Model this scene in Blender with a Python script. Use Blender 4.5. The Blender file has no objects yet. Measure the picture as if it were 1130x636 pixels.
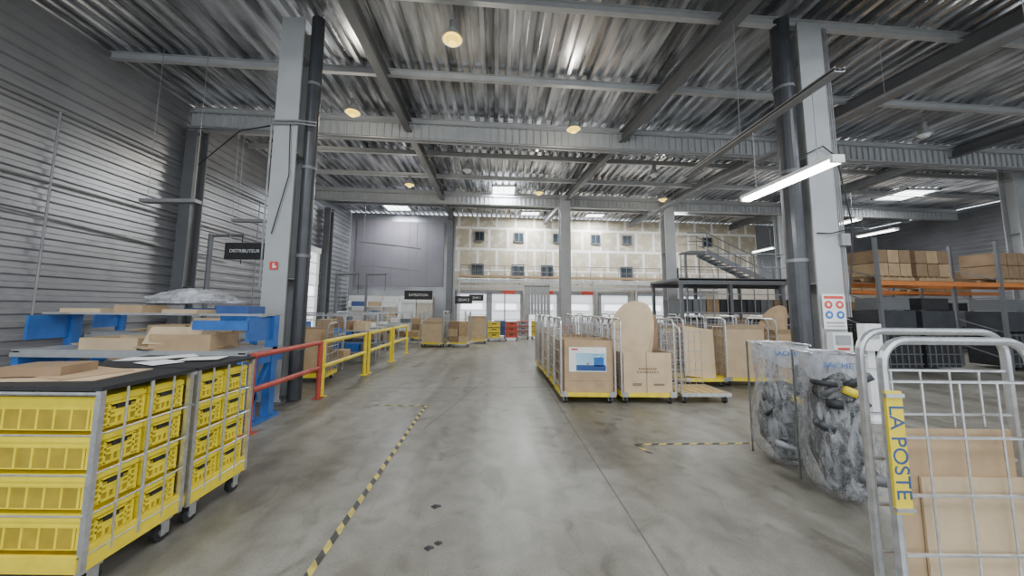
import bpy, math, random
from mathutils import Vector, Matrix, noise
random.seed(7)
SK=0.075
# ---------------------------------------------------------------- materials
def nm(name):
    m=bpy.data.materials.new(name); m.use_nodes=True
    nt=m.node_tree; b=nt.nodes['Principled BSDF']; return m,nt,b
def mat(name,col,rough=0.6,metal=0.0,var=0.12,scale=6.0,bump=0.0,bscale=40.0,spec=None):
    m,nt,b=nm(name)
    tc=nt.nodes.new('ShaderNodeTexCoord'); n=nt.nodes.new('ShaderNodeTexNoise')
    n.inputs['Scale'].default_value=scale; n.inputs['Detail'].default_value=5
    nt.links.new(tc.outputs['Object'],n.inputs['Vector'])
    r=nt.nodes.new('ShaderNodeValToRGB')
    r.color_ramp.elements[0].position=0.3; r.color_ramp.elements[1].position=0.7
    r.color_ramp.elements[0].color=tuple(c*(1-var) for c in col)+(1,)
    r.color_ramp.elements[1].color=tuple(min(1,c*(1+var)) for c in col)+(1,)
    nt.links.new(n.outputs['Fac'],r.inputs['Fac']); nt.links.new(r.outputs['Color'],b.inputs['Base Color'])
    b.inputs['Roughness'].default_value=rough; b.inputs['Metallic'].default_value=metal
    if bump>0:
        n2=nt.nodes.new('ShaderNodeTexNoise'); n2.inputs['Scale'].default_value=bscale
        nt.links.new(tc.outputs['Object'],n2.inputs['Vector'])
        bp=nt.nodes.new('ShaderNodeBump'); bp.inputs['Strength'].default_value=bump; bp.inputs['Distance'].default_value=0.02
        nt.links.new(n2.outputs['Fac'],bp.inputs['Height']); nt.links.new(bp.outputs['Normal'],b.inputs['Normal'])
    return m
def emat(name,col,s,base=None):
    m,nt,b=nm(name); b.inputs['Base Color'].default_value=(base or col)+(1,)
    b.inputs['Emission Color'].default_value=col+(1,); b.inputs['Emission Strength'].default_value=s
    return m
M={}
M['steel']=mat('column_paint',(0.38,0.39,0.40),0.5,0.1,0.08,2)
M['steeldk']=mat('dark_steel_paint',(0.15,0.155,0.165),0.5,0.2,0.1,2)
M['beamlt']=mat('light_beam_paint',(0.46,0.47,0.48),0.5,0.1,0.08,3)
M['galv']=mat('galvanised_steel',(0.62,0.63,0.65),0.3,0.8,0.15,20)
M['tray']=mat('cable_tray_steel',(0.3,0.3,0.31),0.5,0.5,0.1,5)
M['black']=mat('black_rubber',(0.02,0.02,0.022),0.6,0,0.3,10)
M['pipe']=mat('dark_downpipe',(0.045,0.048,0.055),0.35,0.1,0.2,4)
M['yel']=mat('yellow_paint',(0.80,0.62,0.03),0.45,0,0.12,8)
M['crate']=mat('yellow_crate_plastic',(0.85,0.69,0.03),0.4,0,0.1,8)
M['crated']=mat('shaded_crate_yellow',(0.40,0.29,0.02),0.6,0,0.2,8)  # darker crate yellow: shade painted into the recesses, also used on tote rims
M['tapey']=mat('worn_yellow_tape',(0.5,0.4,0.09),0.6,0,0.3,14)
M['tapek']=mat('worn_black_tape',(0.05,0.05,0.05),0.6,0,0.4,14)
M['joint']=mat('joint_sealant',(0.12,0.115,0.10),0.7,0,0.2,14)
M['red']=mat('red_paint',(0.42,0.06,0.04),0.45,0,0.2,8)
M['redb']=mat('red_plastic',(0.6,0.06,0.04),0.5,0,0.2,8)
M['blue']=mat('blue_paint',(0.03,0.13,0.42),0.4,0,0.15,6)
M['blued']=mat('dark_blue_plastic',(0.03,0.08,0.25),0.4,0,0.15,6)
M['ltblue']=mat('pale_blue_print',(0.35,0.6,0.75),0.6,0,0.2,3)
M['card']=mat('cardboard',(0.43,0.30,0.175),0.8,0,0.13,5,0.15,30)
M['cardl']=mat('light_cardboard',(0.54,0.41,0.26),0.8,0,0.1,4,0.15,30)
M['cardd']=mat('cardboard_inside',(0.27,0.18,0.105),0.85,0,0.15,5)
M['tape']=mat('parcel_tape',(0.42,0.26,0.1),0.3,0,0.1,5)
M['white']=mat('white_paint',(0.75,0.76,0.76),0.5,0,0.05,4)
M['paper']=mat('white_paper',(0.8,0.8,0.79),0.7,0,0.04,4)
M['beige']=mat('beige_panel',(0.55,0.5,0.42),0.6,0,0.08,4)
M['lav']=mat('lavender_grey_panel',(0.215,0.2,0.235),0.6,0.1,0.08,1)
M['orange']=mat('orange_rack_beam',(0.6,0.2,0.05),0.45,0,0.1,5)
M['glassdk']=mat('dark_window_glass',(0.03,0.04,0.05),0.1,0,0.3,3)
M['grey']=mat('grey_laminate',(0.33,0.34,0.35),0.45,0.1,0.12,5)
M['conveyor']=mat('conveyor_grey',(0.5,0.5,0.5),0.5,0.2,0.1,3)
M['wood']=mat('pallet_wood',(0.4,0.28,0.16),0.8,0,0.2,10)
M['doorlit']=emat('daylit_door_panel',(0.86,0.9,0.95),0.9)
M['winlit']=emat('daylit_glazing',(0.9,0.95,1.0),2.5)
M['sky']=emat('skylight_glazing',(0.95,0.98,1.0),6)
M['tube']=emat('fluorescent_tube',(1,0.98,0.94),14)
M['bulb']=emat('warm_lamp_glass',(1.0,0.68,0.08),1.7,(.2,.14,.02))
M['tubefar']=emat('strip_lamp_diffuser',(1,1,0.97),7)
def deckmat():
    m,nt,b=nm('galvanised_roof_deck')
    tc=nt.nodes.new('ShaderNodeTexCoord'); mp=nt.nodes.new('ShaderNodeMapping'); mp.inputs['Scale'].default_value=(2.2,0.35,1)
    n=nt.nodes.new('ShaderNodeTexNoise'); n.inputs['Scale'].default_value=1.8; n.inputs['Detail'].default_value=6
    nt.links.new(tc.outputs['Object'],mp.inputs['Vector']); nt.links.new(mp.outputs['Vector'],n.inputs['Vector'])
    r=nt.nodes.new('ShaderNodeValToRGB'); r.color_ramp.elements[0].position=.38; r.color_ramp.elements[1].position=.64
    r.color_ramp.elements[0].color=(.26,.27,.29,1); r.color_ramp.elements[1].color=(.80,.82,.86,1)
    nt.links.new(n.outputs['Fac'],r.inputs['Fac']); nt.links.new(r.outputs['Color'],b.inputs['Base Color'])
    b.inputs['Metallic'].default_value=.72; b.inputs['Roughness'].default_value=.23
    return m
M['deck']=deckmat()
M['clad']=mat('grey_wall_cladding',(0.33,0.335,0.355),0.33,0.5,0.18,0.8)
def floormat():
    m,nt,b=nm('polished_concrete')
    tc=nt.nodes.new('ShaderNodeTexCoord')
    def N(s,d=6,sc=(1,1,1),ds=0):
        mp=nt.nodes.new('ShaderNodeMapping'); mp.inputs['Scale'].default_value=sc
        n=nt.nodes.new('ShaderNodeTexNoise'); n.inputs['Scale'].default_value=s; n.inputs['Detail'].default_value=d; n.inputs['Distortion'].default_value=ds
        nt.links.new(tc.outputs['Object'],mp.inputs['Vector']); nt.links.new(mp.outputs['Vector'],n.inputs['Vector']); return n
    a=N(0.8,9,(1,.4,1)); c=N(4,10,(1,1,1),.6); d=N(70,3); e=N(1.3,9,(2.4,.22,1)); g=N(2.3,10,(1,.7,1),1.5)
    def ramp(src,p0,p1,c0,c1):
        r=nt.nodes.new('ShaderNodeValToRGB'); r.color_ramp.elements[0].position=p0; r.color_ramp.elements[1].position=p1
        r.color_ramp.elements[0].color=c0+(1,); r.color_ramp.elements[1].color=c1+(1,); nt.links.new(src.outputs['Fac'],r.inputs['Fac']); return r.outputs['Color']
    r1=ramp(a,.34,.66,(.160,.150,.124),(.272,.262,.230))
    r2=ramp(c,.3,.62,(.68,.67,.65),(1,1,1)); r3=ramp(d,.25,.5,(.70,.69,.67),(1,1,1)); r4=ramp(e,.38,.54,(.80,.79,.77),(1,1,1))
    r5=ramp(g,.30,.42,(.60,.58,.55),(1,1,1))
    def mul(x,y):
        k=nt.nodes.new('ShaderNodeMix'); k.data_type='RGBA'; k.blend_type='MULTIPLY'; k.inputs[0].default_value=1
        nt.links.new(x,k.inputs[6]); nt.links.new(y,k.inputs[7]); return k.outputs[2]
    nt.links.new(mul(mul(mul(mul(r1,r2),r3),r4),r5),b.inputs['Base Color'])
    mr=nt.nodes.new('ShaderNodeMapRange'); mr.inputs[1].default_value=.3; mr.inputs[2].default_value=.7; mr.inputs[3].default_value=.30; mr.inputs[4].default_value=.50
    nt.links.new(e.outputs['Fac'],mr.inputs[0]); nt.links.new(mr.outputs[0],b.inputs['Roughness'])
    return m
M['floor']=floormat()
def plastermat():
    m,nt,b=nm('jointed_plasterboard')
    tc=nt.nodes.new('ShaderNodeTexCoord'); sep=nt.nodes.new('ShaderNodeSeparateXYZ'); cb=nt.nodes.new('ShaderNodeCombineXYZ')
    nt.links.new(tc.outputs['Object'],sep.inputs[0]); nt.links.new(sep.outputs['X'],cb.inputs['X']); nt.links.new(sep.outputs['Z'],cb.inputs['Y'])
    k=nt.nodes.new('ShaderNodeTexBrick'); k.offset=0.4; k.inputs['Scale'].default_value=1
    k.inputs['Brick Width'].default_value=1.2; k.inputs['Row Height'].default_value=1.35; k.inputs['Mortar Size'].default_value=.1
    k.inputs['Mortar Smooth'].default_value=.4
    k.inputs['Color1'].default_value=(.58,.50,.36,1); k.inputs['Color2'].default_value=(.45,.39,.29,1); k.inputs['Mortar'].default_value=(.86,.84,.79,1)
    nt.links.new(cb.outputs[0],k.inputs['Vector'])
    v=nt.nodes.new('ShaderNodeTexNoise'); v.inputs['Scale'].default_value=2.2; v.inputs['Detail'].default_value=4
    nt.links.new(cb.outputs[0],v.inputs['Vector'])
    r=nt.nodes.new('ShaderNodeMapRange'); r.inputs[1].default_value=.5; r.inputs[2].default_value=.62; nt.links.new(v.outputs['Fac'],r.inputs[0])
    mu=nt.nodes.new('ShaderNodeMath'); mu.operation='MULTIPLY'; mu.inputs[1].default_value=.5; nt.links.new(r.outputs[0],mu.inputs[0])
    mx=nt.nodes.new('ShaderNodeMix'); mx.data_type='RGBA'; nt.links.new(mu.outputs[0],mx.inputs[0])
    nt.links.new(k.outputs['Color'],mx.inputs[6]); mx.inputs[7].default_value=(.78,.75,.68,1)
    nt.links.new(mx.outputs[2],b.inputs['Base Color']); b.inputs['Roughness'].default_value=.8
    return m
M['plaster']=plastermat()
def filmmat(name,col,alpha,sc=9,rough=.14):
    m,nt,b=nm(name)
    out=nt.nodes['Material Output']; tr=nt.nodes.new('ShaderNodeBsdfTransparent'); mx=nt.nodes.new('ShaderNodeMixShader')
    b.inputs['Base Color'].default_value=col+(1,); b.inputs['Roughness'].default_value=rough
    tc=nt.nodes.new('ShaderNodeTexCoord'); mp=nt.nodes.new('ShaderNodeMapping'); mp.inputs['Scale'].default_value=(1.6,1.6,.6)
    n=nt.nodes.new('ShaderNodeTexNoise'); n.inputs['Scale'].default_value=sc; n.inputs['Detail'].default_value=8
    n.inputs['Distortion'].default_value=1.2
    nt.links.new(tc.outputs['Object'],mp.inputs['Vector']); nt.links.new(mp.outputs['Vector'],n.inputs['Vector'])
    bp=nt.nodes.new('ShaderNodeBump'); bp.inputs['Strength'].default_value=1; bp.inputs['Distance'].default_value=.06
    nt.links.new(n.outputs['Fac'],bp.inputs['Height']); nt.links.new(bp.outputs['Normal'],b.inputs['Normal'])
    mr=nt.nodes.new('ShaderNodeMapRange'); mr.inputs[1].default_value=.35; mr.inputs[2].default_value=.65
    mr.inputs[3].default_value=max(.05,alpha-.25); mr.inputs[4].default_value=min(1,alpha+.25)
    nt.links.new(n.outputs['Fac'],mr.inputs[0]); nt.links.new(mr.outputs[0],mx.inputs[0])
    nt.links.new(tr.outputs[0],mx.inputs[1]); nt.links.new(b.outputs[0],mx.inputs[2]); nt.links.new(mx.outputs[0],out.inputs['Surface'])
    return m
M['film']=filmmat('clear_plastic_film',(.5,.51,.53),.36)
M['filmtop']=filmmat('milky_plastic_film',(.55,.56,.6),.6,5,.3)
M['film2']=filmmat('crumpled_dark_film',(.10,.10,.105),.9,6)
# ---------------------------------------------------------------- builder
class B:
    def __init__(s): s.v=[];s.f=[];s.mi=[];s.mats=[];s.T=Matrix.Identity(4)
    def mid(s,k):
        m=M[k] if isinstance(k,str) else k
        if m not in s.mats: s.mats.append(m)
        return s.mats.index(m)
    def add(s,vs,fs,k):
        o=len(s.v); s.v+=[tuple(s.T@Vector(p)) for p in vs]; i=s.mid(k)
        for f in fs: s.f.append(tuple(o+j for j in f)); s.mi.append(i)
    def box(s,c,d,k,rz=0,R=None):
        R=R if R is not None else Matrix.Rotation(rz,3,'Z'); c=Vector(c)
        vs=[c+R@Vector((x*d[0]/2,y*d[1]/2,z*d[2]/2)) for z in(-1,1) for y in(-1,1) for x in(-1,1)]
        s.add(vs,[(0,2,3,1),(4,5,7,6),(0,1,5,4),(2,6,7,3),(0,4,6,2),(1,3,7,5)],k)
    def bar(s,a,b,w,h,k,up=(0,0,1),off=(0,0)):
        a=Vector(a);b=Vector(b);d=(b-a);L=d.length;d.normalize();u=Vector(up);sd=d.cross(u)
        if sd.length<1e-4: sd=d.cross(Vector((0,1,0)))
        sd.normalize();u=sd.cross(d)
        R=Matrix((sd,d,u)).transposed()
        s.box((a+b)/2+sd*off[0]+u*off[1],(w,L,h),k,R=R)
    def ibeam(s,a,b,w,h,k,t=.02,up=(0,0,1),k2=None):
        s.bar(a,b,w,t,k,up,(0,h/2-t/2)); s.bar(a,b,w,t,k,up,(0,-h/2+t/2)); s.bar(a,b,t*.7,h-2*t,k2 or k,up)
    def tube(s,pts,r,k,n=8,cap=True):
        P=[Vector(p) for p in pts]; rings=[]; prev=None
        for i,p in enumerate(P):
            if i==0: d=P[1]-P[0]
            elif i==len(P)-1: d=P[-1]-P[-2]
            else: d=(P[i+1]-P[i]).normalized()+(P[i]-P[i-1]).normalized()
            d.normalize()
            if prev is None:
                u=Vector((0,0,1)) if abs(d.z)<.9 else Vector((0,1,0))
                x=d.cross(u).normalized()
            else:
                x=(prev-d*prev.dot(d)); 
                if x.length<1e-4: x=d.orthogonal()
                x.normalize()
            prev=x; y=d.cross(x)
            rings.append([p+(x*math.cos(2*math.pi*j/n)+y*math.sin(2*math.pi*j/n))*r for j in range(n)])
        vs=[q for R in rings for q in R]; fs=[]
        for i in range(len(P)-1):
            for j in range(n):
                a=i*n+j;b=i*n+(j+1)%n; fs.append((a,b,b+n,a+n))
        if cap: fs.append(tuple(range(n))[::-1]); fs.append(tuple((len(P)-1)*n+j for j in range(n)))
        s.add(vs,fs,k)
    def cone(s,p,r0,r1,h,k,n=20,closed=True):
        x,y,z=p
        vs=[(x+r0*math.cos(2*math.pi*j/n),y+r0*math.sin(2*math.pi*j/n),z) for j in range(n)]+[(x+r1*math.cos(2*math.pi*j/n),y+r1*math.sin(2*math.pi*j/n),z+h) for j in range(n)]
        fs=[(j,(j+1)%n,n+(j+1)%n,n+j) for j in range(n)]
        if closed: fs+= [tuple(range(n))[::-1],tuple(range(n,2*n))]
        s.add(vs,fs,k)
    def grid(s,fn,nu,nv,k,closeu=False):
        vs=[fn(i/(nu if closeu else nu-1),j/(nv-1)) for j in range(nv) for i in range(nu)]
        fs=[]
        for j in range(nv-1):
            for i in range(nu if closeu else nu-1):
                a=j*nu+i;b=j*nu+(i+1)%nu; fs.append((a,b,b+nu,a+nu))
        s.add(vs,fs,k)
    def make(s,name,loc=(0,0,0),rz=0,smooth=False):
        me=bpy.data.meshes.new(name); me.from_pydata(s.v,[],s.f); me.update()
        for m in s.mats: me.materials.append(m)
        for p,i in zip(me.polygons,s.mi): p.material_index=i; p.use_smooth=smooth
        o=bpy.data.objects.new(name,me); bpy.context.collection.objects.link(o); o.location=loc; o.rotation_euler=(0,0,rz)
        return o
def text(body,size,loc,rot,k,parent,ext=.001):
    c=bpy.data.curves.new('lettering','FONT'); c.body=body; c.size=size; c.extrude=ext; c.align_x='CENTER'; c.align_y='CENTER'
    c.materials.append(M[k]); o=bpy.data.objects.new('lettering',c); bpy.context.collection.objects.link(o)
    o.parent=parent; o.location=loc; o.rotation_euler=rot; return o
# ---------------------------------------------------------------- shell
XL,XR,YF,ZC=-9.0,26.0,-6.0,7.5
def yb(x): return 21.0+SK*x
b=B(); b.add([(XL-.2,YF,0),(XR,YF,0),(XR,yb(XR)+.3,0),(XL-.2,yb(XL)+.3,0)],[(0,1,2,3)],'floor')
b.make('floor')
b=B(); p=.30; prof=[(0,0),(.09,0),(.13,.10),(.26,.10)]
pts=[];x=XL-.1
while x<XR:
    for dx,dz in prof: pts.append((x+dx,ZC+dz))
    x+=p
pts.append((x,ZC))
vs=[(q[0],YF,q[1]) for q in pts]+[(q[0],yb(q[0])+.2,q[1]) for q in pts]; n=len(pts)
b.add(vs,[(i,i+1,n+i+1,n+i) for i in range(n-1)],'deck')
b.add([(XL-.2,YF,ZC+.14),(XR,YF,ZC+.14),(XR,yb(XR)+.3,ZC+.14),(XL-.2,yb(XL)+.3,ZC+.14)],[(0,1,2,3)],'steeldk')
b.make('ceiling')
b=B(); pts=[];z=0
while z<ZC:
    pts+= [(XL,z),(XL,z+.09),(XL-.05,z+.12),(XL-.05,z+.22)]; z+=.25
pts.append((XL,z)); n=len(pts)
vs=[(q[0],YF,q[1]) for q in pts]+[(q[0],yb(XL)+.2,q[1]) for q in pts]
b.add(vs,[(i,n+i,n+i+1,i+1) for i in range(n-1)],'clad')
b.make('wall_left')
def sk(b,x0,x1,z0,z1,dy,th,k):
    y0=yb(x0)+dy;y1=yb(x1)+dy
    vs=[(x0,y0,z0),(x1,y1,z0),(x1,y1,z1),(x0,y0,z1),(x0,y0+th,z0),(x1,y1+th,z0),(x1,y1+th,z1),(x0,y0+th,z1)]
    b.add(vs,[(0,1,2,3),(5,4,7,6),(1,5,6,2),(4,0,3,7),(3,2,6,7),(4,5,1,0)],k)
b=B()
sk(b,XL,-2.6,0,ZC,0,.15,'clad'); sk(b,-2.6,17.5,3.35,ZC,0,.15,'plaster'); sk(b,-2.6,XR,0,3.35,.02,.15,'beige'); sk(b,17.5,XR,3.35,ZC,0,.15,'clad')
b.make('wall_back')
b=B(); pts=[];z=0
while z<ZC:
    pts+= [(XR,z),(XR,z+.09),(XR+.05,z+.12),(XR+.05,z+.22)]; z+=.25
n=len(pts); vs=[(q[0],YF,q[1]) for q in pts]+[(q[0],yb(XR)+.2,q[1]) for q in pts]
b.add(vs,[(i,n+i,n+i+1,i+1) for i in range(n-1)],'clad'); b.make('wall_right')
b=B(); sk(b,-8.6,-3.3,2.95,7.0,-.08,.07,'lav')
for i in range(6): 
    x=-8.6+i*1.06; sk(b,x-.012,x+.012,2.95,7.0,-.085,.01,'steeldk')
b.make('trim_back_panel')
b=B()
b.box((1.12,7.5,.001),(.013,27,.002),'joint'); b.box((-4.9,7.5,.001),(.013,27,.002),'joint'); b.box((7.2,7.5,.001),(.013,27,.002),'joint')
for y in (7.4,14): b.bar((-8.9,y-8.9*SK,.001),(25,y+25*SK,.001),.01,.002,'joint')
b.bar((-.15,8.5,.001),(-1.0,4.9,.001),.01,.002,'joint')
b.make('trim_floor_joint')
def hazard(name,a,c,w=.05,seg=.1):
    b=B(); a=Vector(a);c=Vector(c);d=(c-a);L=d.length;d.normalize();s=Vector((-d.y,d.x,0))*w/2; k=0;t=0
    while t<L:
        e=min(t+seg,L);sh=d*.03
        z=Vector((0,0,.003))
        b.add([a+d*t-s-sh+z,a+d*e-s-sh+z,a+d*e+s+sh+z,a+d*t+s+sh+z],[(0,1,2,3)],'tapey' if k%2 else 'tapek'); t=e;k+=1
    b.make(name)
hazard('floor_marking_tape',(-1.17,1.6,0),(-1.2,6.0,0))
hazard('floor_marking_tape',(-1.2,6.0,0),(-2.1,6.0,0))
hazard('floor_marking_tape',(1.78,4.42,0),(3.4,4.5,0))
hazard('floor_marking_tape',(1.78,4.42,0),(1.85,4.15,0))
# ---------------------------------------------------------------- roof structure
y=-5.0
while y<20.5:
    b=B(); x0,x1=XL+.05,XR-.1
    b.ibeam((x0,y+SK*x0,ZC-.09),(x1,y+SK*x1,ZC-.09),.11,.17,'beamlt',.012); b.make('roof_purlin'); y+=2.15
def mainbeam(y0,deep=.55,x0=XL+.05,x1=XR-.1):
    b=B(); zc=ZC-.2-deep/2
    a=(x0,y0+SK*x0,zc);c=(x1,y0+SK*x1,zc)
    b.ibeam(a,c,.24,deep,'steel',.03,k2='beamlt')
    x=x0+.2
    while x<x1:
        b.box((x,y0+SK*x,zc),(.035,.13,deep-.07),'beamlt'); x+=.22
    return b.make('roof_girder')
mainbeam(10.0); mainbeam(16.5,.45); mainbeam(4.0,.5)
for a,c in (((-2.7,-5,7.18),(-2.75,20.6,7.18)),((5.35,-5,7.18),(3.0,21,7.18)),((10.4,-5,7.18),(8.6,21.4,7.18)),((16,-5,7.18),(15.5,22,7.18))):
    b=B(); b.ibeam(a,c,.2,.34,'steeldk',.022); b.make('roof_beam')
# ---------------------------------------------------------------- columns
def column(x,y,w,d,k='steel',top=ZC-.2,name='steel_column',k2=None):
    b=B(); b.ibeam((0,0,0),(0,0,top),w,d,k,.03,up=(0,1,0),k2=k2 or k)
    b.box((0,0,.012),(w+.12,d+.12,.024),'steeldk')
    for sx in(-1,1):
        for sy in (-1,1): b.tube([(sx*(w/2+.03),sy*(d/2),.02),(sx*(w/2+.03),sy*(d/2),.07)],.012,'galv',6)
    for z in (2.2,4.6,6.6): b.box((0,0,z),(w-.06,d-.08,.015),k)
    return b.make(name,(x,y,0))
cl=column(-4.0,6.25,.44,.46)
cr=column(6.02,6.25,.46,.46)
def downpipe(x,y,r,name='rainwater_downpipe'):
    b=B(); b.tube([(0,0,0.02),(0,0,ZC-.05)],r,'pipe',20)
    for z in (.9,2.6,4.3,6.0): b.tube([(0,0,z),(0,0,z+.06)],r+.012,'steeldk',20)
    b.make(name,(x,y,0),smooth=False)
downpipe(-3.64,6.25,.12); downpipe(5.6,6.2,.16)
for x,y,w in ((3.35,16.35,.5),(8.75,16.9,.5)): column(x,y,w,.5,'steel')
column(-2.85,20.3,.35,.4,'steeldk'); column(15.4,17.9,.4,.4,'steel')
column(13.5,6.8,.4,.4,'steel'); column(19,12,.4,.4,'steel')
for y in (3.2,9.3,17.0): column(-8.7,y,.32,.4,'steeldk',ZC-.75)
b=B()
for dx in (.27,.31,.35): b.tube([(dx,-.2,1.6),(dx,-.2,ZC-.3)],.012,'tray',6)
b.tube([(.3,-.26,2.0),(.42,-.3,3.2),(.3,-.26,4.4)],.012,'black',6)
b.tube([(.24,-.26,4.6),(.0,-.3,4.75),(-.3,-.3,4.6)],.012,'black',6)
b.tube([(.4,-.26,3.2),(.0,-.3,3.1),(-.2,-.26,3.12)],.012,'black',6)
b.box((.29,-.24,3.0),(.16,.1,.22),'tray')
b.make('electrical_conduit',(6.02,6.25,0))
b=B()
b.tube([(-4.5,2.9,5.62),(-1.2,.2,5.2),(-.27,-.27,5.05)],.014,'black',6)
for z in (5.1,5.16): b.tube([(-.27,-.27,z),(.27,-.27,z),(.55,-.2,z)],.016,'tray',6)
b.tube([(-.25,-.25,5.1),(-.25,-.25,2.9),(-.25,-.25,2.0)],.014,'tray',6)
b.tube([(.1,-.26,5.1),(.15,-.27,4.1),(-.1,-.26,3.0)],.01,'black',6)
b.make('electrical_conduit',(-4.0,6.25,0))
b=B()
b.tube([(-8.8,9.1,6.75),(5.9,10.2,6.62),(25,11.6,6.6)],.035,'tray',8)
b.tube([(-8.8,9.1,6.66),(5.9,10.2,6.52),(25,11.6,6.5)],.02,'tray',6)
for i in range(18):
    x=-8.4+i*1.8; b.tube([(x,10+SK*x,6.75),(x,9.78+SK*x,6.6)],.012,'tray',5)
b.make('suspended_pipe')
def tray(a,c,w=.25):
    b=B();a=Vector(a);c=Vector(c)
    b.bar(a,c,w,.012,'tray'); b.bar(a,c,.012,.07,'tray',off=(w/2,.03)); b.bar(a,c,.012,.07,'tray',off=(-w/2,.03))
    for o in (-.06,0,.06): b.bar(a,c,.03,.03,'black',off=(o,.03))
    n=int((c-a).length/1.6)
    for i in range(1,n):
        q=a.lerp(c,i/n); b.tube([q,(q.x,q.y,ZC-.3)],.006,'tray',5)
    b.make('cable_tray')
tray((8.2,3,6.0),(7.0,15,6.0)); tray((4.35,4.0,4.75),(4.35,7.5,4.75),.12)
b=B()
for y0,z0,y1,z1 in ((4,5.6,20,5.6),(5,4.1,13,4.1),(3,3.6,11,3.1)): b.tube([(XL+.06,y0,z0),(XL+.06,y1,z1)],.025,'tray',6)
for y in (6.5,12.3,19.2): b.tube([(XL+.07,y,1.0),(XL+.07,y,5.6)],.02,'tray',6)
b.make('wall_conduit')
# ---------------------------------------------------------------- lamps
def highbay(x,y,z=6.75,on=True):
    b=B(); b.tube([(0,0,.25),(0,0,ZC-z)],.008,'tray',5); b.cone((0,0,.1),.07,.07,.18,'tray'); b.cone((0,0,-.08),.19,.08,.2,'grey',24,False)
    b.cone((0,0,-.075),.165,.165,.02,'bulb' if on else 'white',24)
    b.cone((0,0,-.16),.08,.13,.09,'bulb' if on else 'white',24)
    o=b.make('high_bay_lamp',(x,y,z))
    if on:
        for ty,e,dz in (('SPOT',70,-.2),('POINT',38,-.5)):
            l=bpy.data.lights.new('lamp_light',ty); l.energy=e; l.color=(1,.92,.75); l.shadow_soft_size=.12
            if ty=='SPOT': l.spot_size=math.radians(150); l.spot_blend=.6
            lo=bpy.data.objects.new('lamp_light',l); bpy.context.collection.objects.link(lo); lo.parent=o; lo.location=(0,0,dz)
for x,y in ((-.87,5.8),(-3.75,8.2),(2.1,8.9),(-6.3,10.6),(-3.6,13.3),(1.8,14.1),(7.5,14.8)): highbay(x,y)
for x,y in ((-1.1,11.8),(5.8,12),(12,9)): highbay(x,y,on=False)
def skylight(x,y,w,d,pw):
    b=B(); b.box((0,0,0),(w,d,.03),'sky'); 
    for s in(-1,1): b.box((s*w/2,0,-.01),(.06,d+.06,.1),'white'); b.box((0,s*d/2,-.01),(w+.06,.06,.1),'white')
    for t in (-.25,0,.25): b.box((t*w,0,-.02),(.02,d,.03),'grey')
    o=b.make('skylight',(x,y,ZC-.03))
    l=bpy.data.lights.new('daylight','AREA'); l.shape='RECTANGLE'; l.size=w; l.size_y=d; l.energy=pw; l.color=(.92,.97,1)
    lo=bpy.data.objects.new('daylight',l); bpy.context.collection.objects.link(lo); lo.parent=o; lo.location=(0,0,-.08)
for x,y,w,d,pw in ((.3,15.9,1.1,1.1,250),(-5.8,19.0,1.4,1.1,240),(10.5,18.8,1.5,1.2,330),(2.0,19.9,1.1,.7,340),(6.0,20.2,1.1,.7,340),(20,16,1.5,1.5,250),(12.6,12,1.2,1.2,200)): skylight(x,y,w,d,pw)  # first two are actual skylights; the rest are added to brighten the hall
for x,y in ((-5.5,-.5),(1,-1.5),(7.2,.5),(13,3)): skylight(x,y,2,1.6,240)  # unseen skylights behind and beside the camera, added as fill light
def strip(a,c,k,pw,name='fluorescent_strip_lamp'):
    a=Vector(a);c=Vector(c);b=B()
    b.bar(a,c,.16,.05,'white',off=(0,.06)); b.bar(a,c,.12,.05,k)
    d=(c-a).normalized()
    b.bar(a-d*.04,a,.16,.1,'white',off=(0,.03)); b.bar(c,c+d*.04,.16,.1,'white',off=(0,.03))
    for t in (.15,.85):
        q=a.lerp(c,t); b.tube([q+Vector((0,0,.08)),(q.x,q.y,min(ZC-.05,q.z+1.12))],.006,'tray',5)
    o=b.make(name)
    l=bpy.data.lights.new('lamp_light','AREA'); l.shape='RECTANGLE'; l.size=.12; l.size_y=(c-a).length; l.energy=pw
    lo=bpy.data.objects.new('lamp_light',l); bpy.context.collection.objects.link(lo); lo.parent=o; lo.location=(a+c)/2-Vector((0,0,.05))
    lo.rotation_euler=(0,0,-math.atan2((c-a).x,(c-a).y))
strip((4.35,4.15,3.62),(4.35,5.7,3.62),'tube',60)
for x,y,z in ((13.8,12.5,5.2),(17.0,14,5.2),(15.5,18.5,5.2),(18.5,18.5,5.2)): strip((x,y,z),(x,y+1.5,z),'tubefar',50)
for x,y in ((-7.0,7.0),(-6.3,8.6)):
    b=B(); b.box((0,0,0),(1.2,.16,.07),'tray'); b.tube([(-.5,0,.03),(-.5,0,3.5)],.006,'tray',5); b.tube([(.5,0,.03),(.5,0,3.5)],.006,'tray',5); b.make('unlit_strip_lamp',(x,y,3.9))
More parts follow.
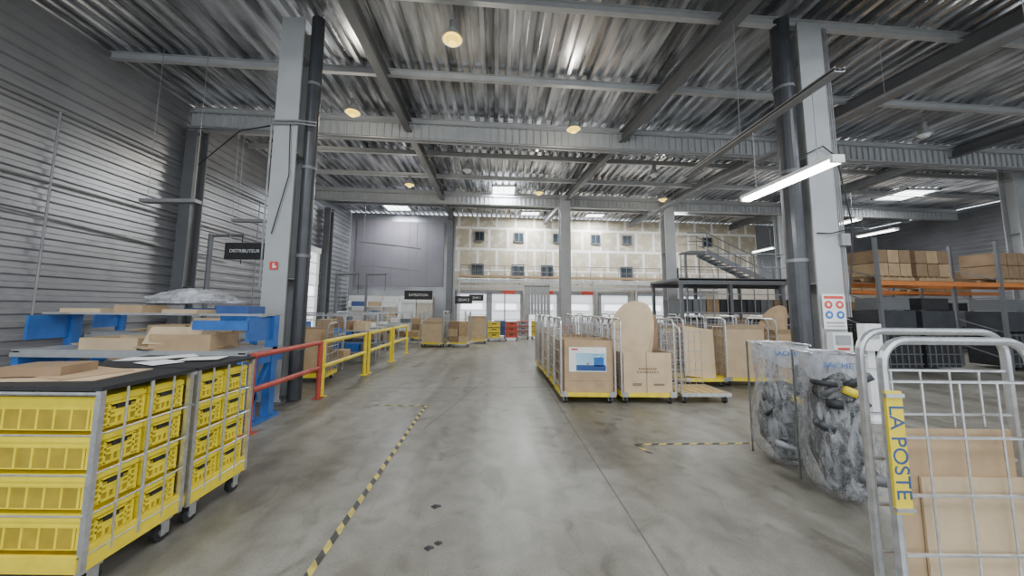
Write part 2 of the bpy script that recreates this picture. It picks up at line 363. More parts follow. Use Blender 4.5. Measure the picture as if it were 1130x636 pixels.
# ---------------------------------------------------------------- windows, doors
i=0
for z,s,xs in ((6.2,.58,(-1.1,1.4,3.9,6.4,8.5,14)),(4.05,.75,(-1.2,1.35,3.2,8.4,11.5))):
    for x in xs:
        i+=1;b=B(); y=yb(x)-.06
        b.box((0,0,0),(s,.05,s),'glassdk')
        for sx in(-1,1): b.box((sx*s/2,-.01,0),(.05,.08,s+.05),'steeldk'); b.box((0,-.01,sx*s/2),(s+.05,.08,.05),'steeldk')
        b.box((0,-.01,0),(.03,.07,s),'steeldk')
        b.make('window_%d'%i,(x,y,z))
def dock(n,x,w=1.75,h=2.55,lit='doorlit'):
    b=B()
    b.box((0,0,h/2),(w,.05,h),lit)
    for k in range(1,5): b.box((0,-.03,h*k/5),(w,.02,.025),'grey')
    for s in (-1,1): b.box((s*(w/2+.09),-.04,h/2+.05),(.18,.12,h+.1),'grey')
    b.box((0,-.04,h+.12),(w+.36,.12,.24),'grey')
    b.box((0,-.05,h*.7),(w*.7,.03,.3),'winlit')
    b.make('door_%d'%n,(x,yb(x)-.16,0),math.atan(SK))
for n,x in enumerate((-1.5,.6,2.9,5.2,7.5,9.9,12.3)): dock(n+1,x)
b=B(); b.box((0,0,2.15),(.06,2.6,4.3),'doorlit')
for k in range(1,8): b.box((.035,0,k*.54),(.02,2.6,.03),'grey')
for s in(-1,1): b.box((.03,s*1.36,2.15),(.14,.14,4.4),'white')
b.box((.04,0,4.4),(.2,2.9,.25),'white'); b.box((.05,0,2.4),(.03,2.2,.4),'winlit')
b.make('door_8',(-8.85,15.0,0))
b=B()
for dz,k,h in ((3.3,'conveyor',.18),(3.62,'wood',.12)):
    b.bar((-2.3,yb(-2.3)-.45,dz),(15,yb(15)-.45,dz),.25,h,k)
b.bar((-2.3,yb(-2.3)-1.0,3.42),(15,yb(15)-1.0,3.42),.08,.05,'galv'); b.bar((-2.3,yb(-2.3)-1.0,2.95),(15,yb(15)-1.0,2.95),.1,.1,'conveyor')
x=-2.2;q=0
while x<15:
    if q%3==0: b.box((x,yb(x)-1.0,1.7),(.08,.08,3.4),'conveyor')
    b.tube([(x,yb(x)-.5,3.5),(x,yb(x)-.5,4.3)],.018,'steeldk',5); b.bar((x,yb(x)-1.05,3.2),(x,yb(x)-.3,3.2),.06,.08,'conveyor'); x+=.9;q+=1
b.tube([(-2.2,yb(-2.2)-.5,4.3),(14.8,yb(14.8)-.5,4.3)],.02,'steeldk',5)
b.tube([(-2.2,yb(-2.2)-.5,3.95),(14.8,yb(14.8)-.5,3.95)],.014,'steeldk',5)
b.make('mezzanine_walkway')
def sign(txt,x,y,z,w,h,k='black',tk='white',size=None,name='hanging_sign'):
    b=B(); b.box((0,0,0),(w,.04,h),k)
    for s in (-.4,.4): b.tube([(s*w,0,h/2),(s*w,0,6.9-z)],.006,'tray',5)
    o=b.make(name,(x,y,z)); 
    if txt: text(txt,size or h*.45,(0,-.022,0),(math.pi/2,0,0),tk,o)
sign('DISTRIBUTEUR',-6.3,8.3,3.05,1.0,.42,size=.115)
sign('EXPEDITION',-3.9,16.8,2.3,1.4,.45,size=.17); sign('QUAI 2',-1.7,17.5,2.1,.9,.4); sign('QUAI 1',-1.1,18.4,2.25,.8,.35)
for x in (.7,2.9,5.2): sign('',x,19.2,2.6,.7,.2,'redb')
b=B()
for i in range(8): b.box((-.6+i*.17,0,0),(.15,.015+.01*(i%2),1.5),'grey')
b.box((0,0,.8),(1.4,.06,.08),'steeldk'); b.tube([(-.5,0,.84),(-.5,0,4.4)],.01,'tray',5); b.tube([(.5,0,.84),(.5,0,4.4)],.01,'tray',5)
b.make('strip_curtain',(2.2,18.2,2.1))
# ---------------------------------------------------------------- roll cages
def castor(b,x,y,r=.06):
    b.tube([(x-.02,y,r),(x+.02,y,r)],r,'black',14); b.tube([(x-.024,y,r),(x+.024,y,r)],r*.5,'galv',10)
    for s in(-1,1): b.box((x+s*.032,y,r+.03),(.006,.06,.1),'galv')
    b.box((x,y,r+.075),(.085,.085,.012),'galv')
def loop(b,x,d,h,r=.019,k='galv',bars=6,wires=4):
    R=.12; pts=[(x,-d/2,.16)]
    for i in range(7):
        a=math.pi-i*math.pi/12; pts.append((x,-d/2+R+R*math.cos(a),h-R+R*math.sin(a)))
    for i in range(7):
        a=math.pi/2-i*math.pi/12; pts.append((x,d/2-R+R*math.cos(a),h-R+R*math.sin(a)))
    pts.append((x,d/2,.16)); b.tube(pts,r,k,8)
    for i in range(bars):
        z=.3+i*(h-.5)/(bars-1); b.tube([(x,-d/2,z),(x,d/2,z)],.008,k,5)
    for i in range(wires):
        y=-d/2+(i+1)*d/(wires+1); b.tube([(x,y,.18),(x,y,h-.2)],.005,k,5)
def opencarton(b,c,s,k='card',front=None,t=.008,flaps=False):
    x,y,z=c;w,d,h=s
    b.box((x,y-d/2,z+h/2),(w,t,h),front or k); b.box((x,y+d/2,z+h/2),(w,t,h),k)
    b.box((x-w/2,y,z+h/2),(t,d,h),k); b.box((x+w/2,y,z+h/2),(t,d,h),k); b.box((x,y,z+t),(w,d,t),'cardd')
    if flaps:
        R=Matrix.Rotation(.5,3,'X'); b.box((x,y-d/2-.03,z+h+.05),(w,t,.12),k,R=R)
        b.box((x-w/2-.04,y,z+h+.04),(t,d,.12),k,R=Matrix.Rotation(-.6,3,'Y'))
def sheet(b,c,w,h,tilt=0,k='card',ry=0,rz=0,t=.008):
    R=Matrix.Rotation(rz,3,'Z')@Matrix.Rotation(tilt,3,'X')@Matrix.Rotation(ry,3,'Y')
    b.box(c,(w,t,h),k,R=R)
def disc(b,c,w,h,tilt,k,ry=0,rz=0,t=.012,flat=.2,bow=.08):
    # large bowed cardboard flap: rounded left edge, squarer right edge
    R=Matrix.Rotation(rz,3,'Z')@Matrix.Rotation(tilt,3,'X')@Matrix.Rotation(ry,3,'Y'); C=Vector(c); N=48; rings=8
    for s in (0,t):
        vs=[];fs=[]
        for r in range(rings+1):
            for i in range(N):
                a=2*math.pi*i/N; rr=r/rings; ca=math.cos(a); sa=math.sin(a)
                e=1.0 if ca<0 else .62
                px=w/2*rr*math.copysign(abs(ca)**(1 if ca<0 else e),ca); pz=h/2*rr*math.copysign(abs(sa)**(1 if ca<0 else .8),sa)
                if ca>0: px*=.86
                if pz<-h/2*(1-flat): pz=-h/2*(1-flat)
                vs.append(C+R@Vector((px,s+bow*(px/(w/2))**2-bow*.5,pz)))
        for r in range(rings):
            for i in range(N): fs.append((r*N+i,r*N+(i+1)%N,(r+1)*N+(i+1)%N,(r+1)*N+i))
        b.add(vs,fs,k)
def cage(x,y,rz=0,w=.98,d=.68,h=1.52,base='yel',content='box',name='roll_cage',back=True,mk='galv'):
    b=B()
    for sx in (-1,1):
        for sy in(-1,1): castor(b,sx*(w/2-.08),sy*(d/2-.08))
    b.box((0,0,.165),(w-.02,d-.02,.03),base)
    for s in(-1,1): b.box((0,s*(d/2),.16),(w,.03,.07),base); b.box((s*w/2,0,.16),(.03,d,.07),base)
    for s in(-1,1):
        b.box((s*(w/2-.06),-d/2-.015,.17),(.1,.03,.09),'galv')
        loop(b,s*(w/2),d,h,k=mk)
    if back:
        for i in range(7):
            z=.28+i*.18; b.tube([(-w/2,d/2,z),(w/2,d/2,z)],.006,mk,5)
        for i in range(8):
            q=-w/2+(i+1)*w/9; b.tube([(q,d/2,.2),(q,d/2,1.38)],.005,mk,5)
    if content=='poster':
        opencarton(b,(.02,-.02,.19),(w-.1,d-.1,.94),'card','card')
        f=-d/2+.022
        b.box((.0,f,.78),(.68,.006,.44),'paper'); b.box((.06,f-.004,.735),(.54,.004,.32),'ltblue')
        b.box((.06,f-.007,.63),(.54,.003,.1),'blued'); b.box((.2,f-.007,.74),(.18,.003,.16),'blue'); b.box((.0,f-.007,.70),(.05,.003,.06),'grey')
        b.tube([(.2,f-.008,.8),(.28,f-.008,.87),(.1,f-.008,.86)],.006,'blued',5)
        b.box((-.24,f-.004,.96),(.12,.003,.03),'redb')
        b.box((.0,f+.002,.4),(.8,.003,.006),'cardd')
    elif content=='box':
        hh=random.uniform(.75,1.1); opencarton(b,(0,0,.19),(w-.12,d-.12,hh),random.choice(('card','cardl')),flaps=True)
    elif content=='tall':
        opencarton(b,(0,-.02,.19),(w-.1,d-.1,.72),'cardl','cardl'); b.box((-.02,-d/2+.02,.55),(.004,.006,.72),'cardd')
        for zz,ww in ((.56,.36),(.62,.3)):
            for q in range(9): b.box((-ww/2+q*ww/8,-d/2+.022,zz),(.022,.006,.03),'cardd')
        b.box((-.2,-d/2+.022,.34),(.16,.006,.05),'cardd'); b.box((.2,-d/2+.022,.34),(.2,.006,.035),'cardd')
    elif content=='sheets':
        for i in range(4): sheet(b,(random.uniform(-.1,.1),-.15+i*.1,.19+.5),w-.3,random.uniform(.8,1.0),random.uniform(-.1,.1),random.choice(('card','cardl','cardd')))
    elif content=='cartons':
        z=.19
        for r in range(3):
            hh=random.uniform(.25,.36)
            for q in(-1,1): b.box((q*(w-.1)/4+random.uniform(-.01,.01),0,z+hh/2),((w-.16)/2,d-.14,hh),random.choice(('card','cardl','cardd')))
            z+=hh+.002
    return b,(x,y,rz)
def mk(t,name='roll_cage'): b,(x,y,rz)=t; return b.make(name,(x,y,0),rz)
mk(cage(1.68,6.56,content='poster'))
b,t=cage(2.78,6.58,content='tall')
disc(b,(-.06,.08,1.26),.9,1.22,-.12,'cardl',ry=.14)
sheet(b,(.2,.2,1.1),.5,1.0,-.08,'cardd')
mk((b,t))
for i,c in enumerate(('sheets','none','box','sheets')): mk(cage(1.7-.01*i,7.42+i*.8,random.uniform(-.03,.03),content=c))
for i,c in enumerate(('sheets','box','cartons')): mk(cage(2.85,7.5+i*.85,random.uniform(-.04,.04),content=c))
b=B()
for sx in(-1,1):
    for sy in(-1,1): castor(b,sx*.38,sy*.28)
b.box((0,0,.165),(.9,.7,.03),'yel')
for i in range(5): b.box((-.36+i*.18,0,.185),(.12,.68,.014),'wood')
for s in(-1,1): b.box((0,s*.35,.16),(.92,.03,.06),'galv'); b.box((s*.45,0,.16),(.03,.7,.06),'galv')
loop(b,-.45,.66,1.4,bars=6)
for i in range(6): b.tube([(-.45,.33,.3+i*.19),(.42,.33,.3+i*.19)],.007,'galv',5)
for i in range(7): b.tube([(-.4+i*.13,.33,.2),(-.4+i*.13,.33,1.3)],.005,'galv',5)
b.make('flat_dolly',(3.84,6.64,0),.04)
b,t=cage(4.66,7.95,.06,content='none')
sheet(b,(.0,-.12,.74),.72,1.12,-.2,'cardl',ry=.12); sheet(b,(.18,.1,.72),.6,1.05,-.1,'card',ry=-.1); sheet(b,(-.1,.2,.8),.5,1.1,-.05,'cardd',ry=.1)
mk((b,t))
mk(cage(5.7,8.05,-.02,content='box'))
b,t=cage(6.72,7.9,.03,content='box')
disc(b,(-.22,-.05,1.2),.7,1.25,-.1,'card',ry=.15,bow=.22)
mk((b,t))
for x,y,c,bs in ((4.3,10.2,'box','yel'),(5.5,10.4,'sheets','redb'),(6.8,10.6,'none','yel'),(3.6,12.6,'cartons','redb'),(4.9,12.8,'box','yel'),(6.3,13.0,'sheets','yel'),(7.9,10.9,'box','yel'),(2.1,12.3,'none','yel')):
    mk(cage(x,y,random.uniform(-.1,.1),content=c,base=bs))
for x,y,c in ((-2.75,14.9,'box'),(-1.65,15.1,'cartons'),(-2.9,16.2,'sheets'),(-.95,16.5,'box'),(-3.9,17.6,'cartons'),(-2.2,18.6,'none')): mk(cage(x,y,random.uniform(-.1,.1),content=c,mk='grey'))
def bin_cage(x,y,k,k2):
    b=B()
    for sx in(-1,1):
        for sy in(-1,1): castor(b,sx*.28,sy*.22)
    for r in range(3):
        z=.16+r*.28; b.box((0,0,z+.13),(.62,.5,.24),k); b.box((0,0,z+.255),(.68,.56,.03),k2); b.box((0,-.255,z+.16),(.2,.01,.05),'black')
        for q in (-.2,-.1,.1,.2): b.box((q,-.253,z+.12),(.02,.012,.2),k2)
    b.make('stacked_tote_dolly',(x,y,0))
for x,y,k,k2 in ((-.1,17.6,'crate','crated'),(.8,17.9,'redb','cardd'),(1.5,19.0,'grey','red'),(2.3,18.9,'crate','crated'),(.2,19.3,'blued','blue'),(3.2,15.2,'redb','red'),(4.4,15.6,'redb','crate'),(5.3,15.4,'crate','redb'),(-.9,19.0,'grey','steeldk')): bin_cage(x,y,k,k2)
b=B()
D_=.76; W_=.98
for sx in (-1,1):
    for sy in(-1,1): castor(b,sx*(W_/2-.08),sy*(D_/2-.08))
b.box((0,0,.165),(W_,D_,.03),'galv')
loop(b,.49,D_,1.60,r=.018,bars=6,wires=4); loop(b,.40,D_-.02,1.56,r=.02,bars=5,wires=3); loop(b,-.49,D_,1.56,r=.019,bars=3,wires=2)
b.box((.376,.362,1.04),(.012,.078,.56),'yel'); b.box((.376,-.362,1.04),(.012,.078,.56),'yel')
for z in (.78,1.30): b.box((.37,.362,z),(.014,.088,.018),'galv')
b.box((.45,.02,.72),(.012,.62,.8),'card'); b.box((.435,-.05,.6),(.01,.5,.6),'cardl')
nc=b.make('roll_cage',(2.28,1.29,0),math.pi/2)
text('LA POSTE',.1,(.3695,.362,1.04),(math.pi/2,math.pi/2,-math.pi/2),'blued',nc)
# ---------------------------------------------------------------- crate trolleys (left)
def crate(b,x,y,z,w,d,h):
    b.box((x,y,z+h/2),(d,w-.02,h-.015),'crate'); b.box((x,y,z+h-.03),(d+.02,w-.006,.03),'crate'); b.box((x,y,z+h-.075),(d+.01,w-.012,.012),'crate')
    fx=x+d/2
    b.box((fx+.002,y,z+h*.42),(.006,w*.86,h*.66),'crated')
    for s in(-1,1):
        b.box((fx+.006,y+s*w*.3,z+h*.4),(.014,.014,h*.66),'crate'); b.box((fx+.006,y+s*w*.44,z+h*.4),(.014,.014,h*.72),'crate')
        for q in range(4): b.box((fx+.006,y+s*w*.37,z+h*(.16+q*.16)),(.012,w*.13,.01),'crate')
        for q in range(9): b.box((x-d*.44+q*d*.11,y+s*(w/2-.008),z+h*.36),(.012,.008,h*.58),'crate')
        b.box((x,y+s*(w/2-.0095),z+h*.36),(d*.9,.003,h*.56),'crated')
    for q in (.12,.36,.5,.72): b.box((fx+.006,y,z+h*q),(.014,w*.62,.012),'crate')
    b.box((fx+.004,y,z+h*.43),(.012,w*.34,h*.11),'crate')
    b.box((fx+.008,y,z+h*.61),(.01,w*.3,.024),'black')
    for s in (-1,0,1): b.box((fx+.006,y+s*w*.13,z+h*.24),(.012,.012,h*.24),'crate')
def crate_trolley(x,y,L=.6,D=1.0,h=1.2,rz=0):
    b=B()
    for sx in(-1,1):
        for sy in(-1,1): castor(b,sx*(D/2-.04),sy*(L/2-.09),.065)
    b.box((0,0,.2),(D,L,.05),'yel'); b.box((D/2+.005,0,.22),(.02,L,.13),'yel'); b.box((0,0,.155),(D-.1,L-.1,.04),'galv')
    for s in (-1,1): b.box((0,s*L/2,.21),(D,.02,.09),'yel')
    for sx in(-1,1):
        for sy in(-1,1): b.box((sx*(D/2+.005),sy*(L/2-.012),.15+(h-.15)/2),(.034,.028,h-.15),'galv')
    rows=4; hh=(h-.3)/rows
    for r in range(rows):
        for q in(-1,1): crate(b,0,q*(L-.06)/4,.25+r*hh,(L-.07)/2,D-.06,hh-.012)
        b.tube([(D/2+.012,-L/2,.245+r*hh),(D/2+.012,L/2,.245+r*hh)],.007,'galv',5)
        for s in (-1,1): b.tube([(-D/2,s*(L/2+.004),.245+r*hh),(D/2,s*(L/2+.004),.245+r*hh)],.006,'galv',5)
    for q in (-.25,0,.25): b.tube([(D/2+.014,q*L*1.0,.2),(D/2+.014,q*L,h-.02)],.007 if q else .011,'galv',6)
    b.box((0,0,h-.01),(D+.05,L+.01,.025),'black')
    for s in(-1,1): b.tube([(-D/2,s*L/2,h-.04),(D/2,s*L/2,h-.04)],.012,'galv',6)
    return b.make('crate_trolley',(x,y,0),rz)
crate_trolley(-2.88,3.04,.62,h=1.2); crate_trolley(-2.88,2.38,.62,h=1.2)
b=B()
for i,(x,y,r) in enumerate(((-.3,.1,.2),(.05,-.1,-.4),(-.1,.2,.9),(.25,.1,.3))): b.box((x,y,.005+i*.003),(.3,.21,.002),'paper',rz=r)
b.make('paper_sheets',(-2.9,3.0,1.204))
b=B(); b.box((0,0,.004),(.8,.42,.006),'cardl',rz=.1); b.box((.05,.05,.012),(.5,.36,.006),'card',rz=-.3); b.box((-.1,0,.045),(.36,.26,.06),'cardd',rz=.2); b.make('flattened_cartons',(-3.0,2.38,1.204))
# ---------------------------------------------------------------- guard rail
def rail(y0,y1,k,name='guard_rail'):
    b=B(); x=-3.28
    for y in (y0,y1): b.tube([(x,y,0),(x,y,1.04)],.042,k,12); b.box((x,y,.008),(.16,.16,.016),k)
    b.tube([(x,y0,1.02),(x,y1,1.02)],.04,k,12); b.tube([(x,y0,.56),(x,y1,.56)],.04,k,12)
    b.make(name)
rail(4.62,6.38,'red'); rail(6.5,8.55,'yel'); rail(8.8,10.6,'yel'); rail(10.85,12.5,'yel')
# ---------------------------------------------------------------- blue sorting benches
def bench(x,y,L,D=.8,h=1.05,seed=1):
    rr=random.Random(seed); b=B()
    for s in(-1,1):
        ex=s*(L/2-.06)
        b.box((ex,0,.03),(.12,D,.06),'blue'); b.box((ex,D*.25,.8),(.12,.12,1.5),'blue'); b.box((ex,0,h-.1),(.1,D,.2),'blue')
        b.bar((ex,-D/2+.08,.08),(ex,D*.2,h-.2),.06,.06,'blue')
        b.box((ex,-D*.25,.55),(.06,.2,.95),'blue')
        b.box((ex,-.05,1.36),(.04,D*.7,.34),'blue')
    b.box((L/2-.40,-D/2+.02,1.42),(.75,.03,.13),'blue')
    b.box((0,0,h),(L,D,.04),'grey'); b.box((0,-D/2,h-.05),(L,.03,.06),'grey'); b.box((0,.1,1.56),(L,D*.6,.03),'grey'); b.box((0,.0,.35),(L-.2,.1,.08),'blue')
    opencarton(b,(L/2-.95,-.12,h+.02),(.85,.5,.22),'card'); opencarton(b,(L/2-1.95,-.1,h+.02),(.8,.5,.16),'cardl')
    for i in range(6): b.box((rr.uniform(-L/2+.4,L/2-.6),rr.uniform(-.25,.1),h+.03+i*.012),(rr.uniform(.4,.8),.35,.008),rr.choice(('cardl','card','cardl')),R=Matrix.Rotation(rr.uniform(-.4,.4),3,'Z')@Matrix.Rotation(rr.uniform(0,.12),3,'Y'))
    sheet(b,(L/2-1.0,-.3,h+.22),.9,.26,-.5,'cardl',rz=.06)
    for i in range(4): b.box((-L/2+.5+i*.75,.05,1.60+.03*(i%2)),(rr.uniform(.4,.6),.36,.06+.05*(i%2)),rr.choice(('card','grey','cardl','blued')),rz=rr.uniform(-.2,.2))
    for i in range(3): b.box((-L/2+.6+i*.9,.05,.5),(.6,.45,.24),rr.choice(('cardd','card','blue')))
    return b.make('sorting_bench',(x,y,0))
bench(-5.0,5.05,3.2,.8,1.05,1); bench(-6.9,7.6,3.6,.8,1.08,3)
def filmheap(name,loc,w,d,h,sd,k='film'):
    b=B()
    def fn(u,v):
        a=2*math.pi*u; r=math.cos(v*math.pi/2)**.6 if v<1 else 0
        nn=noise.noise(Vector((math.cos(a)*2+sd,math.sin(a)*2,v*4)))*.35+1
        return (w/2*r*math.cos(a)*nn,d/2*r*math.sin(a)*nn,h*v*(.8+.3*nn-.2))
    b.grid(fn,48,20,k,True); b.make(name,loc,smooth=True)
filmheap('plastic_wrap_heap',(-4.7,5.12,1.72),1.25,.5,.25,3,'filmtop'); filmheap('plastic_wrap_heap',(-6.6,7.6,1.74),1.6,.5,.34,8,'filmtop')
def table(x,y,w,d,h,seed):
    rr=random.Random(seed); b=B()
    for sx in(-1,1):
        for sy in(-1,1): b.box((sx*(w/2-.05),sy*(d/2-.05),h/2),(.05,.05,h),'galv')
    b.box((0,0,h),(w,d,.04),'grey'); b.box((0,0,.3),(w-.1,d-.1,.03),'grey'); b.box((0,d/2,h+.5),(w,.03,.05),'galv')
    for s in(-1,1): b.box((s*(w/2-.03),d/2,h+.25),(.04,.04,.55),'galv')
    px=-w/2+.25
    while px<w/2-.2:
        ww=rr.uniform(.25,.45); hh=rr.uniform(.08,.34)
        b.box((px,rr.uniform(-.1,.1),h+.02+hh/2),(ww,.4,hh),rr.choice(('card','cardl','cardd','white','blue','grey','steeldk'))); px+=ww+.1
        b.box((px-.2,0,.32+.12),(ww,.4,.24),rr.choice(('card','cardd','blue','steeldk')))
    b.make('packing_table',(x,y,0))
k=0
for x,y in ((-5.0,9.0),(-4.7,10.7),(-4.9,12.3),(-7.0,10.0),(-7.0,11.7),(-6.9,16.0),(-5.0,14.3),(-4.9,16.0)):
    k+=1; table(x,y,1.7,.75,.95,k)
mk(cage(-4.3,7.9,.1,content='sheets',mk='tray',h=1.3))
b=B()
for i in range(5):
    x=-8.2+i*.98; sk(b,x-.47,x+.47,.05,2.35,-.6,.5,'beige' if i%3 else 'white'); sk(b,x-.47,x+.47,1.95,2.3,-.62,.02,'white')
    sk(b,x-.3,x-.27,1.0,1.3,-.63,.03,'steeldk')
b.make('storage_cabinets')
b=B()
for i in range(3):
    for q in range(4): b.box((-.9+i*.9,0,.2+q*.5),(.86,.5,.03),'white'); b.box((-.9+i*.9,0,.35+q*.5),(.6,.4,.26),('cardl','paper','card','blued')[(i+q)%4])
for i in range(4): b.box((-1.35+i*.9,0,1),(.04,.5,2.0),'white')
b.make('shelving_unit',(-6.6,18.3,0)); 
for x,y,h in ((-7.7,8.9,3.6),(-5.9,15.2,3.2),(-6.3,13.2,3.0)):
    b=B(); b.tube([(0,0,0),(0,0,h)],.06,'steeldk',10); b.tube([(0,0,h-.05),(.9,0,h-.02)],.035,'steeldk',8); b.tube([(.85,0,h),(.85,0,h-.8)],.012,'black',6); b.box((0,0,.01),(.25,.25,.02),'steeldk'); b.make('jib_post',(x,y,0))
b=B()
for z in (5.1,3.9): b.bar((-1.6,0,z),(1.6,0,z-.35),.05,.05,'tray') 
b.tube([(-1.4,0,5.06),(-1.4,0,7.2)],.01,'tray',5); b.tube([(1.4,0,4.8),(1.4,0,7.2)],.01,'tray',5); b.tube([(-1.4,0,3.9),(-1.4,0,5.06)],.01,'tray',5); b.tube([(1.4,0,3.6),(1.4,0,4.8)],.01,'tray',5)
b.make('suspended_cable_rail',(-5.6,17.4,0))
# ---------------------------------------------------------------- signs on columns
b=B(); b.box((0,0,0),(.14,.01,.14),'redb'); b.box((.0,-.007,.0),(.03,.004,.09),'white'); b.box((.035,-.007,-.02),(.03,.004,.04),'white'); b.make('fire_extinguisher_sign',(-4.02,6.0,2.42))
b=B(); b.box((0,0,0),(.40,.012,.62),'white')
b.box((0,-.008,.25),(.34,.004,.05),'redb')
R=Matrix.Rotation(math.pi/2,4,'X')
for i,(x,z,kk) in enumerate(((-.1,.12,'redb'),(.1,.12,'redb'),(-.1,-.06,'blue'),(.1,-.06,'blue'))):
    b.T=Matrix.Translation((x,-.006,z))@R; b.cone((0,0,0),.07,.07,.004,kk,20); b.cone((0,0,.003),.03,.03,.003,'white',20) 
b.T=Matrix.Identity(4)
b.box((0,-.008,-.2),(.32,.004,.03),'grey'); b.box((0,-.008,-.26),(.32,.004,.02),'grey')
b.make('safety_sign_board',(6.0,5.98,1.70))
b=B(); b.box((0,0,0),(.34,.12,.36),'white'); b.box((0,-.065,.05),(.26,.01,.16),'grey'); b.box((0,-.065,-.1),(.2,.01,.04),'redb'); b.make('electrical_box',(6.0,5.93,1.16))
b=B(); b.box((0,0,.02),(.35,.3,.04),'white'); b.box((0,0,.7),(.12,.1,1.36),'white'); b.box((0,-.05,1.3),(.26,.12,.42),'white'); b.box((0,-.115,1.35),(.16,.01,.14),'grey'); b.make('terminal_stand',(5.95,5.45,0))
# ---------------------------------------------------------------- plastic sacks
def sack(name,x,y,w,d,h,sd,rz=0,fill=.55,kk='film'):
    b=B()
    def fn(u,v):
        a=2*math.pi*u; c=math.cos(a);s=math.sin(a)
        prof=.90+.24*math.sin(min(1,v/.7)*math.pi)*(1-.2*v)
        if v<.1: prof*=.5+.5*(v/.1)**.5
        fl=1-.25*v
        nn=1+.13*noise.noise(Vector((c*2.2+sd,s*2.2,v*3)))+.09*noise.noise(Vector((c*8+sd,s*8,v*2.5)))+.035*noise.noise(Vector((c*20,s*20+sd,v*9)))
        cx=(abs(c)**.7)*(1 if c>0 else -1); sy=(abs(s)**.7)*(1 if s>0 else -1)
        return (w/2*prof*cx*nn,d/2*prof*fl*sy*nn,h*v)
    b.grid(fn,96,70,kk,True)
    def fn2(u,v):
        a=2*math.pi*u; r=math.sin(math.pi*max(.02,min(.98,v)))**.5
        nn=1+.3*noise.noise(Vector((math.cos(a)*2+sd*3,math.sin(a)*2,v*5)))+.22*noise.noise(Vector((math.cos(a)*6,math.sin(a)*6+sd,v*9)))
        return (w*.42*r*math.cos(a)*nn,d*.38*r*math.sin(a)*nn,.03+h*fill*v)
    b.grid(fn2,64,44,'film2',True)
    rr=random.Random(sd)
    for i in range(16):
        z=rr.uniform(.06,h*fill*.95); b.box((rr.uniform(-.36,.36)*w,rr.uniform(-.44,-.1)*d,z),(rr.uniform(.08,.22),rr.uniform(.04,.1),rr.uniform(.02,.08)),rr.choice(('black','pipe','steeldk','black','black','black','grey')),R=Matrix.Rotation(rr.uniform(-.8,.8),3,'Y'))
    b.box((.12*w,-.36*d,h*fill*.85),(.10,.06,.07),'yel',R=Matrix.Rotation(.4,3,'Y'))
    for i in range(10):
        cz=rr.uniform(.12,h*fill*.9); R0=rr.uniform(.08,.17); cx0=rr.uniform(-.07,.07); ph=rr.uniform(0,6)
        b.tube([(cx0+R0*math.cos(t*.5+ph),-.32*d+.03*math.sin(t*.9),cz+R0*math.sin(t*.5+ph)*.7) for t in range(12)],.009,'black',5)
    for s in (-1,1): b.tube([(s*w*.46,d*.5,0),(s*w*.46,d*.5,h+.02),(s*w*.46,-d*.3,h+.02)],.012,'galv',8)
    b.tube([(-w*.46,d*.5,h+.02),(w*.46,d*.5,h+.02)],.012,'galv',8)
    def fn3(u,v):
        a=2*math.pi*u;return (w*.52*math.cos(a)*(1+.03*math.sin(a*9)),d*.42*math.sin(a),h+.02-v*.2*(1+.25*math.sin(a*4+sd)))
    b.grid(fn3,64,6,'filmtop',True)
    o=b.make(name,(x,y,0),rz,smooth=True)
    text('SACHETS',.07,(0,-d*.46,h-.07),(math.pi/2,0,0),'blue',o)
    return o
sack('plastic_waste_sack',3.30,3.97,.50,.5,1.3,2,rz=-.3,fill=.66)
sack('plastic_waste_sack',3.22,3.3,.42,.48,1.28,5,rz=-.35,fill=.9)
for x,y,s in ((-.5,3.05,.05),(-.46,2.55,.04),(-.40,2.6,.03)):
    b=B()
    def fn(u,v): 
        a=2*math.pi*u; r=s*(1-v)*(1+.6*noise.noise(Vector((math.cos(a)*2,math.sin(a)*2,x*9+y)))); return (r*math.cos(a),r*math.sin(a)*.7,.012*v+.001)
    b.grid(fn,14,4,'black',True); b.make('floor_debris',(x,y,0))
# ---------------------------------------------------------------- right: racks, mezzanine with stairs
def pallet(b,x,y,z,w=1.2,d=.9):
    for i in range(6): b.box((x-w/2+.1+i*(w-.2)/5,y,z+.13),(.1,d,.02),'wood')
    for s in(-1,0,1): b.box((x,y+s*(d/2-.05),z+.06),(w,.09,.09),'wood')
def rack(x,y,L,rz=0,seed=1):
    rr=random.Random(seed); b=B(); n=int(L/2.7)
    for i in range(n+1):
        px=-L/2+i*L/n
        for s in(-.5,.5): b.box((px,s,1.95),(.09,.07,3.9),'steeldk')
        for q in range(4): b.bar((px,-.5,.3+q*.8),(px,.5,.7+q*.8),.03,.03,'steeldk')
    for s in(-.5,.5): b.box((0,s,2.55),(L,.05,.13),'orange')
    for i in range(n):
        for q in(0,1):
            px=-L/2+i*L/n+.7+q*1.3
            pallet(b,px,0,2.62,1.15); 
            for r in range(2):
                for c in range(3): b.box((px-.38+c*.38,0,2.77+.2+r*.4),(.36,.8,.38),rr.choice(('card','cardd','cardd')))
            b.box((px,0,.6),(1.15,.85,1.0),'black')
            for c in range(6): b.box((px-.5+c*.2,-.44,.6),(.03,.03,1.0),'steeldk')
            for c in range(4): b.box((px,-.44,.2+c*.28),(1.15,.03,.03),'steeldk')
            b.box((px,0,1.45),(1.1,.8,.6),rr.choice(('steeldk','black','pipe'))); b.box((px,0,1.95),(.9,.7,.35),rr.choice(('black','steeldk','cardd')))
    return b.make('pallet_rack',(x,y,0),rz)
rack(15.2,10.6,8.1,SK,2); rack(18.6,15.2,8.1,SK,5)
b=B()
b.box((0,0,2.95),(6.2,2.6,.1),'steeldk'); 
for s in(-1.25,1.25): b.box((0,s,2.85),(6.2,.1,.22),'steeldk')
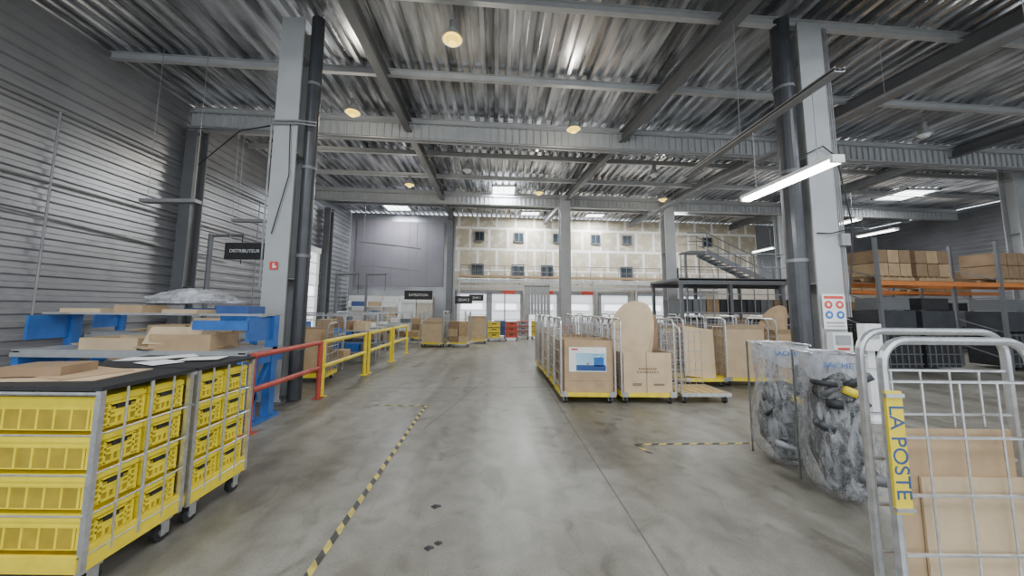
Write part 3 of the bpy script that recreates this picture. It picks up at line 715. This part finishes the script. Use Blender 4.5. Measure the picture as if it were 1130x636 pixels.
for x in (-3.0,-1,1.1,3.0):
    for s in(-1.2,1.2): b.box((x,s,1.45),(.12,.12,2.9),'steeldk')
for z in (3.45,4.0): b.tube([(-3.0,-1.25,z),(3.0,-1.25,z)],.025,'steeldk',6)
for i in range(9): b.tube([(-3.0+i*.75,-1.25,3.0),(-3.0+i*.75,-1.25,4.0)],.022,'steeldk',6)
for i in range(11):
    x=-2.8+i*.55
    for r in range(3): b.box((x,-.7,.35+r*.75),(.5,.9,.6),('steeldk','black','pipe','cardd','black')[(i*3+r)%5])
    b.box((x,-1.22,1.3),(.03,.03,2.6),'tray')
for r in range(4): b.box((0,-1.22,.1+r*.75),(6.1,.04,.04),'tray')
b.make('mezzanine_platform',(10.5,14.8,0))
b=B()
p0=Vector((10.9,0,4.7));p1=Vector((14.3,0,3.0))
for s in(-.45,.45):
    b.bar(p0+Vector((0,s,0)),p1+Vector((0,s,0)),.04,.25,'steeldk')
    b.tube([p0+Vector((-1.0,s,1)),p0+Vector((0,s,1)),p1+Vector((0,s,1))],.025,'steeldk',6); b.tube([p0+Vector((-1.,s,.55)),p0+Vector((0,s,.55)),p1+Vector((0,s,.55))],.018,'steeldk',6)
    for i in range(7):
        q=p0.lerp(p1,i/6)+Vector((0,s,0)); b.tube([q,q+Vector((0,0,1))],.02,'steeldk',6)
for i in range(12): b.box(p0.lerp(p1,(i+.5)/12),(.26,.86,.03),'steeldk')
b.box((10.4,0,4.72),(1.0,.95,.08),'steeldk'); b.box((14.5,0,2.98),(.6,.95,.08),'steeldk')
for x,h in ((10.0,4.7),(14.7,2.95)): b.box((x,.0,h/2),(.1,.1,h),'steeldk')
b.make('steel_staircase',(0,17.6,0))
# ---------------------------------------------------------------- world & camera
w=bpy.data.worlds.new('World'); bpy.context.scene.world=w; w.use_nodes=True
w.node_tree.nodes['Background'].inputs[0].default_value=(.87,.94,1,1); w.node_tree.nodes['Background'].inputs[1].default_value=2.1
bpy.context.scene.view_settings.exposure=0.15
cam=bpy.data.cameras.new('camera'); co=bpy.data.objects.new('camera',cam); bpy.context.collection.objects.link(co)
cam.sensor_fit='HORIZONTAL'; cam.sensor_width=36; cam.lens=370/1130*36; cam.shift_x=17/1130; cam.shift_y=-13.6/1130; cam.clip_start=.05; cam.clip_end=200
co.matrix_world=Matrix.Translation((0,0,1.7))@Matrix.Rotation(math.radians(95.5),4,'X')@Matrix.Rotation(math.radians(.6),4,'Z')
bpy.context.scene.camera=co
